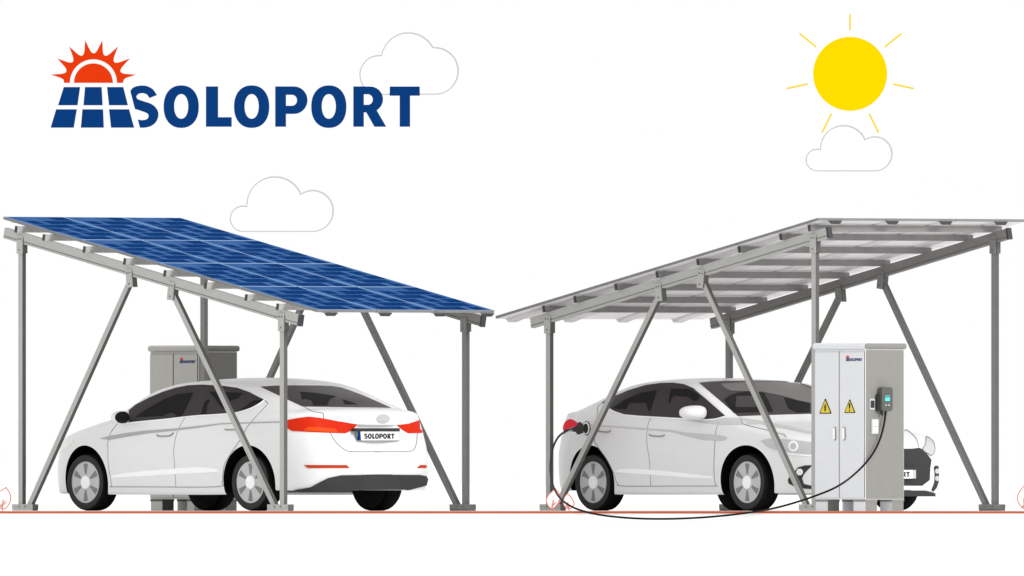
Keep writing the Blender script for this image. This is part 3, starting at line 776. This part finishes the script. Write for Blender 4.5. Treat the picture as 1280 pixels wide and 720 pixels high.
# ------------------------------------------------------------------ cabinets
def cabinet(carp, px_corner, n_front, light, dark, right, label):
    W_, DP, BZ, TZ = .80, .575, .125, 1.755
    # solve the along-coordinate of the front/right corner so that it stands where the photo has it
    cx = carp.location.x
    a_c = None
    for i in range(20):
        a_c = a_c if a_c is not None else 0
        p = carp.location + A * a_c + NN * n_front
        px = 640 + p.x * S * D / (D + p.y)
        a_c += (px_corner - px) / 78
    root = empty('electrical_cabinet', carp.location + A * a_c + NN * n_front)
    tag(root, label, 'cabinet', 'electrical cabinets')
    def P(a, n, z): return A * (a - W_) + NN * n + Z * z      # a from the left edge of the front, n<0 inwards
    H = TZ - BZ
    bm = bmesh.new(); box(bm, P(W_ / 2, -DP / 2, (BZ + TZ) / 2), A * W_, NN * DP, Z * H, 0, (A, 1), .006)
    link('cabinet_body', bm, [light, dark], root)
    bm = bmesh.new()                                              # rounded roof cap, light in front and side shade painted dark
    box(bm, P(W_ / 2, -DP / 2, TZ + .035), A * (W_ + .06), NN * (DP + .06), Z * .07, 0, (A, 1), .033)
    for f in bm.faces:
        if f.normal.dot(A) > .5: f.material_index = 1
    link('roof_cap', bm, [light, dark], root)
    for i in (0, 1):
        bm = bmesh.new(); a0 = .012 + i * .393; w = .378
        box(bm, P(a0 + w / 2, .008, (BZ + TZ) / 2 - .005), A * w, NN * .016, Z * (H - .05), 0, None, .004)
        d = link('door', bm, light, root)
        bm = bmesh.new()
        box(bm, P(a0 + w + .0035, .002, (BZ + TZ) / 2), A * .007, NN * .012, Z * (H - .04))
        link('door_gap', bm, gap_m if right else cab2_d, d)
        if right:
            bm = bmesh.new(); ha = a0 + (w - .06 if i == 0 else .075)
            pts = [(ha + p[0], .84 + p[1]) for p in circ(0, .05, .022, .022, 12, 0, 180) + circ(0, -.05, .022, .022, 12, 180, 360)]
            flat(bm, [pts], lambda u_, v_: P(u_, .024, v_), .01, -NN, 0)
            pts = [(ha + p[0], .84 + p[1]) for p in circ(0, .05, .014, .014, 12, 0, 180) + circ(0, -.05, .014, .014, 12, 180, 360)]
            flat(bm, [pts], lambda u_, v_: P(u_, .034, v_), .012, -NN, 1)
            link('handle', bm, [gap_m, white_m], d)
            # warning triangle
            ta = a0 + (.17 if i == 0 else .165); tz = 1.13; q = .1 if i == 0 else .09
            tri = lambda r: [(ta, tz + r), (ta + r * 1.0, tz - r * .72), (ta - r * 1.0, tz - r * .72)]
            def rt(r):
                out = []
                T3 = tri(r)
                for kx in range(3):
                    p0, p1, p2 = Vector(T3[kx - 1]), Vector(T3[kx]), Vector(T3[(kx + 1) % 3])
                    d0, d1 = (p0 - p1).normalized() * r * .14, (p2 - p1).normalized() * r * .14
                    out += [p1 + d0, p1 + d0 * .3 + d1 * .3, p1 + d1]
                return [(p.x, p.y) for p in out]
            bm = bmesh.new()
            flat(bm, [rt(q)], lambda u_, v_: P(u_, .019, v_), .006, -NN, 0)
            flat(bm, [rt(q * .80)], lambda u_, v_: P(u_, .0215, v_ - .004), .006, -NN, 1)
            if i == 0:
                z = [(.006, .05), (-.022, .0), (-.002, .004), (-.012, -.022), (-.02, -.02), (.0, -.052), (.014, -.018), (.006, -.02), (.02, .016), (.002, .012), (.018, .046)]
                flat(bm, [[(ta + p[0] * 1.0, tz - .006 + p[1] * .85) for p in z]], lambda u_, v_: P(u_, .024, v_), .005, -NN, 0)
            else:
                flat(bm, [[(ta - .013, tz + .04), (ta + .013, tz + .04), (ta + .007, tz - .018), (ta - .007, tz - .018)]], lambda u_, v_: P(u_, .024, v_), .005, -NN, 0)
                flat(bm, [circ(ta, tz - .038, .010, .010, 12)], lambda u_, v_: P(u_, .024, v_), .005, -NN, 0)
            s_ = link('warning_sign', bm, [ink_m, yellow_m], d)
            s_['label'] = 'yellow warning triangle with a lightning bolt' if i == 0 else 'yellow warning triangle with an exclamation mark'
    # small logo at the top of the right-hand door
    sun, dome = logo_sun_loops()
    k_ = .26 / (525 - 63); 
    to = lambda u_, v_: P(.505 + (u_ - 63) * k_, .0185, 1.66 - (v_ - 107) * k_ * 1.05)
    bm = bmesh.new()
    flat(bm, [[cell_px(p) for p in sun]], to, .004, -NN, 1); flat(bm, [[cell_px(p) for p in dome]], to, .004, -NN, 1)
    for q in LOGO_CELLS: flat(bm, [[cell_px(p) for p in q]], to, .004, -NN, 0)
    for nm, lp in letter_loops(): flat(bm, lp, to, .004, -NN, 0)
    link('logo', bm, [blue_m, orange_m], root)
    for a in (.1, W_ - .1):
        for n in (-.09, -DP + .09):
            bm = bmesh.new(); box(bm, P(a, n, BZ / 2), A * .19, NN * .17, Z * BZ, 0, (A, 1))
            box(bm, P(a, n, BZ - .012), A * .2, NN * .18, Z * .02, 1)
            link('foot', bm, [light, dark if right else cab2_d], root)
    if right:
        # wall box and sockets on the right flank (a = W_)
        Q = lambda n, z, o=0.0: P(W_ + o, -n, z)      # n metres back from the front corner
        def side_plate(n0, n1, z0, z1, t, m, name, parent, r=.01, o0=0):
            pts = []
            for (x, y, a0) in ((n1 - r, z1 - r, 0), (n0 + r, z1 - r, 90), (n0 + r, z0 + r, 180), (n1 - r, z0 + r, 270)):
                pts += circ(x, y, r, r, 5, a0, a0 + 90)
            bm = bmesh.new(); flat(bm, [pts], lambda u_, v_: Q(u_, v_, o0 + t), t + .004, -A)
            return link(name, bm, m, parent)
        sw = side_plate(.055, .13, 1.16 - .06, 1.16 + .06, .012, lamp_m, 'switch_plate', root)
        side_plate(.066, .12, 1.16 - .04, 1.16 + .04, .016, black_m, 'switch', sw, .006)
        sk = side_plate(.08, .185, .835, 1.0, .014, lamp_m, 'socket_plate', root)
        side_plate(.098, .168, .925, .985, .019, white_m, 'socket', sk, .01); side_plate(.098, .168, .85, .91, .019, white_m, 'socket', sk, .01)
        bk = side_plate(.145, .31, 1.085, 1.27, .04, char_d, 'charger_bracket', root, .02)
        ch = side_plate(.175, .335, 1.085, 1.345, .075, char_m, 'wall_charger', root, .035)
        side_plate(.22, .292, 1.195, 1.233, .078, cyan_m, 'screen', ch, .006)
        side_plate(.22, .292, 1.246, 1.253, .078, cyan_m, 'status_light', ch, .002)
        for q in (.227, .269): side_plate(q, q + .018, 1.142, 1.16, .078, lamp_m, 'button', ch, .006)
        bm = bmesh.new(); tube(bm, [Q(.215, 1.09, .03), Q(.21, 1.055, .03), Q(.205, 1.045, .05)], .012, 8); link('cable_hook', bm, char_d, ch)
        tube_p = Q(.26, 1.085, .045)
        root['cab_exit'] = tuple(root.location + tube_p)
    return root
CB1 = cabinet(CL, 248.3, -1.5, cab2_l, cab2_d, False, 'dark grey electrical cabinet standing behind the left white car')
CB2 = cabinet(CR, 1081.8, 2.02, cab_l, cab_d, True, 'light grey electrical cabinet with two yellow warning triangles and a wall charger')

# ------------------------------------------------------------------ charging cable with its plug
ex = Vector(CB2['cab_exit']); del CB2['cab_exit']
root = empty('charging_cable', (W(830, 638, FRONT - .1).x, FRONT - .1, 0))
tag(root, 'black charging cable with red plug running from the wall charger to the parked car', 'cable')
port, pn = ray(CARR, 732.5, 535.5); port = CARR.mw @ port; pn = (CARR.mw.to_3x3() @ pn).normalized()
pd = port.y
yf = FRONT - .055
path = [ex + Vector((0, 0, .03)), ex]
ey = ex.y
for px, py, y in ((1105, 530, ey - .03), (1099.5, 550, ey - .08), (1089, 570, ey - .18), (1070, 591, ey - .34), (1045, 609, -4.74), (1010, 623, -4.78), (975, 633.5, yf), (950, 638.5, yf), (915, 643.5, yf), (875, 647, yf), (835, 648.6, yf), (795, 648, yf), (760, 645, yf), (735, 640.5, yf), (715, 633.5, -4.7), (701, 623.5, -4.0), (692.5, 610, -3.0), (688.3, 592, -2.0), (688.6, 574, -1.2), (691.5, 559, -.7), (697, 547.5, -.45), (703, 541.5, pd - .42)):
    path.append(W(px, py, y))
path = [p - root.location for p in catmull(path, 6, False)]
bm = bmesh.new(); tube(bm, path, .0115, 8); link('cable', bm, cable_m, root, True)
def plug_pt(px, py, y): return W(px, py, y) - root.location
# plug: built around the axis from the cable end to the port
p0, p1 = W(704, 541, pd - .42), port + pn * .02
pm = lambda f, px, py: W(px, py, p0.y + (p1.y - p0.y) * f) - root.location
def plug_piece(name, pts, m, depth, dy=0):
    x0, x1 = 704.0, 735.0
    bm = bmesh.new()
    pts = [tuple(p) for p in catmull([Vector(p) for p in pts], 4)]
    flat(bm, [pts], lambda u_, v_: pm((u_ - x0) / (x1 - x0), u_, v_) + Vector((0, -depth / 2 + dy, 0)), depth, (0, 1, 0))
    bmesh.ops.remove_doubles(bm, verts=bm.verts[:], dist=1e-5)
    return link(name, bm, m, root, True)
plug_piece('plug_body', [(704.6, 538), (704.8, 542.6), (709, 541), (713, 539.4), (719, 540), (721.5, 542.8), (724, 543), (727.5, 541.6), (729.3, 540), (729.3, 531), (727.5, 529), (724.5, 527.2), (722, 529), (719, 533), (712, 535.5)], black_m, .075)
plug_piece('plug_grip', [(704.4, 537.7), (704, 532), (707, 526.5), (711.7, 523.8), (717, 525), (721.9, 528.9), (720, 532.5), (712, 535.2)], plug_red, .085)
plug_piece('plug_trim', [(706, 541.4), (710, 539.2), (715, 536.9), (715, 538), (710.5, 540.3), (706.3, 542.2)], emb_m, .09)

# ------------------------------------------------------------------ leaf plants
def leaf_plant(label, leaves, y, px):
    root = empty('leaf_plant', (W(px, 638, y).x, y, 0)); tag(root, label, 'plant', 'leaf shaped plants on the pavement')
    for (ol, vein) in leaves:
        pts = catmull([Vector(p) for p in ol], 6)
        to = lambda u_, v_: W(u_, v_, y) - root.location
        bm = bmesh.new(); flat(bm, [[tuple(p) for p in pts]], to, .008, (0, 1, 0)); lf = link('leaf', bm, leaff_m, root)
        bm = bmesh.new(); tube(bm, [to(p.x, p.y) for p in pts], .0058, 6, closed=True); link('leaf_rim', bm, leafo_m, lf, True)
        bm = bmesh.new()
        for v in vein: tube(bm, [to(*p) + Vector((0, -.006, 0)) for p in v], .005, 6)
        link('stem', bm, leafo_m, lf, True)
def leaf_shape(cx, top, w, h, lean=0):
    return [(cx + lean, top), (cx + lean * .6 + w * .32, top + h * .2), (cx + w * .5, top + h * .48), (cx + w * .38, top + h * .78), (cx, top + h), (cx - w * .38, top + h * .82), (cx - w * .5, top + h * .52), (cx + lean * .6 - w * .3, top + h * .22)]
leaf_plant('pale leaf plant with orange outline left of the left carport, cut by the left edge',
           [([(6.9, 609.7), (7.5, 609), (8.0, 609.9), (11.5, 615), (13.6, 622.5), (11, 631), (4.5, 636.6), (-3, 632), (-7, 625), (-4, 618), (1, 613.5)], [[(3, 638.6), (3, 633), (4.5, 624.5)], [(3.4, 631.5), (8, 627)], [(3.2, 634), (-1.5, 629.5)]])], -.6, 3)
leaf_plant('pair of pale orange outlined leaves at the foot of the post behind the charging cable',
           [([(693.3, 611), (694, 610.2), (694.5, 611.1), (698, 615.5), (700, 622), (697, 630), (690.2, 636.3), (684.5, 631), (683, 625), (685.5, 619), (690, 614.5)], [[(690.3, 638.6), (690.3, 634), (692, 625)], [(690.8, 632), (695, 628)]]),
            ([(708.5, 618), (708.8, 617), (709.8, 617.5), (714, 621.5), (717.6, 628), (716.5, 632.5), (711.5, 636.4), (706, 633), (704, 627.5), (706, 621)], [[(711.3, 638.6), (711, 634), (709.8, 627.5)], [(711, 634.2), (707.8, 631.2)]])], -2.55, 697)
leaf_plant('pale leaf plant with orange outline right of the right carport, cut by the right edge',
           [([(1284, 605), (1277, 611), (1272.3, 619), (1272, 625.5), (1275.5, 632), (1282, 636.3), (1290, 631), (1293, 622), (1289, 612)], [[(1281, 638.6), (1281, 632), (1280, 623)], [(1281, 631), (1276.6, 635), ]])], -.6, 1281)

# ------------------------------------------------------------------ sky things: sun, clouds, logo
def cloud(label, left, main, right, j1, j2, yb, y):
    (lx, ly, lr), (mx, my, mr), (rx, ry, rr) = left, main, right
    def ang(c_, p): return math.degrees(math.atan2(p[1] - c_[1], p[0] - c_[0]))
    a1 = ang((lx, ly), j1) % 360; m0 = ang((mx, my), j1) % 360; m1 = ang((mx, my), j2) % 360; r0 = ang((rx, ry), j2)
    r0 = r0 - 360 if r0 > 90 else r0
    if m1 < m0: m1 += 360
    pts = circ(lx, ly, lr, lr, 20, 90, a1) + circ(mx, my, mr, mr, 36, m0, m1)[1:-1] + circ(rx, ry, rr, rr, 28, r0, 90)
    root_p = W(mx, yb, y)
    to = lambda u_, v_: W(u_, v_, y) - root_p
    bm = bmesh.new(); flat(bm, [pts], to, .03, (0, 1, 0))
    o = link('cloud', bm, cloud_m); o.location = root_p; tag(o, label, 'cloud', 'outlined clouds in the sky')
    bm = bmesh.new(); tube(bm, [to(*p) + Vector((0, -.004, 0)) for p in pts], .0092, 6, closed=True)
    link('cloud_outline', bm, cline_m, o, True)
cloud('white outlined cloud partly behind the big blue logo lettering', (474.4, 93.5, 24.2), (511, 75, 34), (544, 88.5, 29), (477.5, 69.4), (543, 59.7), 117.6, 12)
cloud('white outlined cloud just above the blue solar roof', (304, 273.3, 15.8), (344, 256, 35), (391.3, 263.5, 25.5), (309, 257.8), (376, 243), 289, 12)
cloud('small white outlined cloud just below the yellow sun', (1021.5, 199.9, 13.4), (1055, 186, 29), (1094, 192.1, 21.2), (1026, 186.9), (1081, 175), 213.3, 12)
Y = 14
rp = W(1062.7, 92.3, Y)
to = lambda u_, v_: W(u_, v_, Y) - rp
bm = bmesh.new(); flat(bm, [circ(1062.7, 92.3, 46.2, n=96)], to, .05, (0, 1, 0))
su = link('sun', bm, sun_m); su.location = rp; tag(su, 'round yellow sun with seven thin rays in the white sky', 'sun')
for (x0, y0, x1, y1) in ((308, 22, 308, 83), (118, 95, 181, 146), (500, 96, 438, 146), (70, 302, 149, 285), (547, 302, 469, 285), (238, 396, 203, 468), (380, 396, 415, 468)):
    bm = bmesh.new(); tube(bm, [to(960 + x0 / 3, 10 + y0 / 3), to(960 + x1 / 3, 10 + y1 / 3)], .0095, 8); link('ray', bm, sun_m, su, True)
Y2 = 9  # brand logo as free-floating letters, no physical sign behind it
rp2 = W(294, 160, Y2)
sg = empty('floating_logo', rp2); tag(sg, 'large blue SOLOPORT logo with orange half sun over blue panels', 'sign')
to2 = lambda u_, v_: W(u_, v_, Y2) - rp2
sun_l, dome_l = logo_sun_loops()
bm = bmesh.new(); flat(bm, [[cell_px(p) for p in sun_l]], to2, .04, (0, 1, 0)); link('sunburst', bm, orange_m, sg)
bm = bmesh.new(); flat(bm, [[cell_px(p) for p in dome_l]], to2, .04, (0, 1, 0)); link('half_sun', bm, orange_m, sg)
for q in LOGO_CELLS:
    bm = bmesh.new(); flat(bm, [[cell_px(p) for p in q]], to2, .04, (0, 1, 0)); link('panel_cell', bm, blue_m, sg)
for nm, lp in letter_loops():
    bm = bmesh.new(); flat(bm, lp, to2, .04, (0, 1, 0)); link(nm, bm, blue_m, sg)

# ------------------------------------------------------------------ light and camera
world = bpy.data.worlds.new('World'); scene.world = world; world.use_nodes = True
bg = world.node_tree.nodes['Background']
bg.inputs['Color'].default_value = (1, 1, 1, 1); bg.inputs['Strength'].default_value = 1.0
sd_ = bpy.data.lights.new('Sun', 'SUN'); sd_.energy = 1.9; sd_.angle = R(20); sd_.color = (1, .99, .975)
so = bpy.data.objects.new('Sun', sd_); COL.objects.link(so)
sdir = Vector((.72, -.60, .52)).normalized()
so.rotation_euler = sdir.to_track_quat('Z', 'Y').to_euler(); so.location = (20, -20, 20)
cd = bpy.data.cameras.new('Camera'); cam = bpy.data.objects.new('Camera', cd); COL.objects.link(cam)
cam.location = CAM; cam.rotation_euler = (R(90), 0, 0)
wid = 1280 / S
cd.sensor_width = 36; cd.sensor_fit = 'HORIZONTAL'; cd.lens = 36 * D / wid
cd.shift_y = ((PY0 - 360) / S - CZ) / wid
cd.clip_start = 1; cd.clip_end = 20000
scene.camera = cam
scene.view_settings.view_transform = 'Standard'; scene.view_settings.look = 'None'; scene.view_settings.exposure = 0
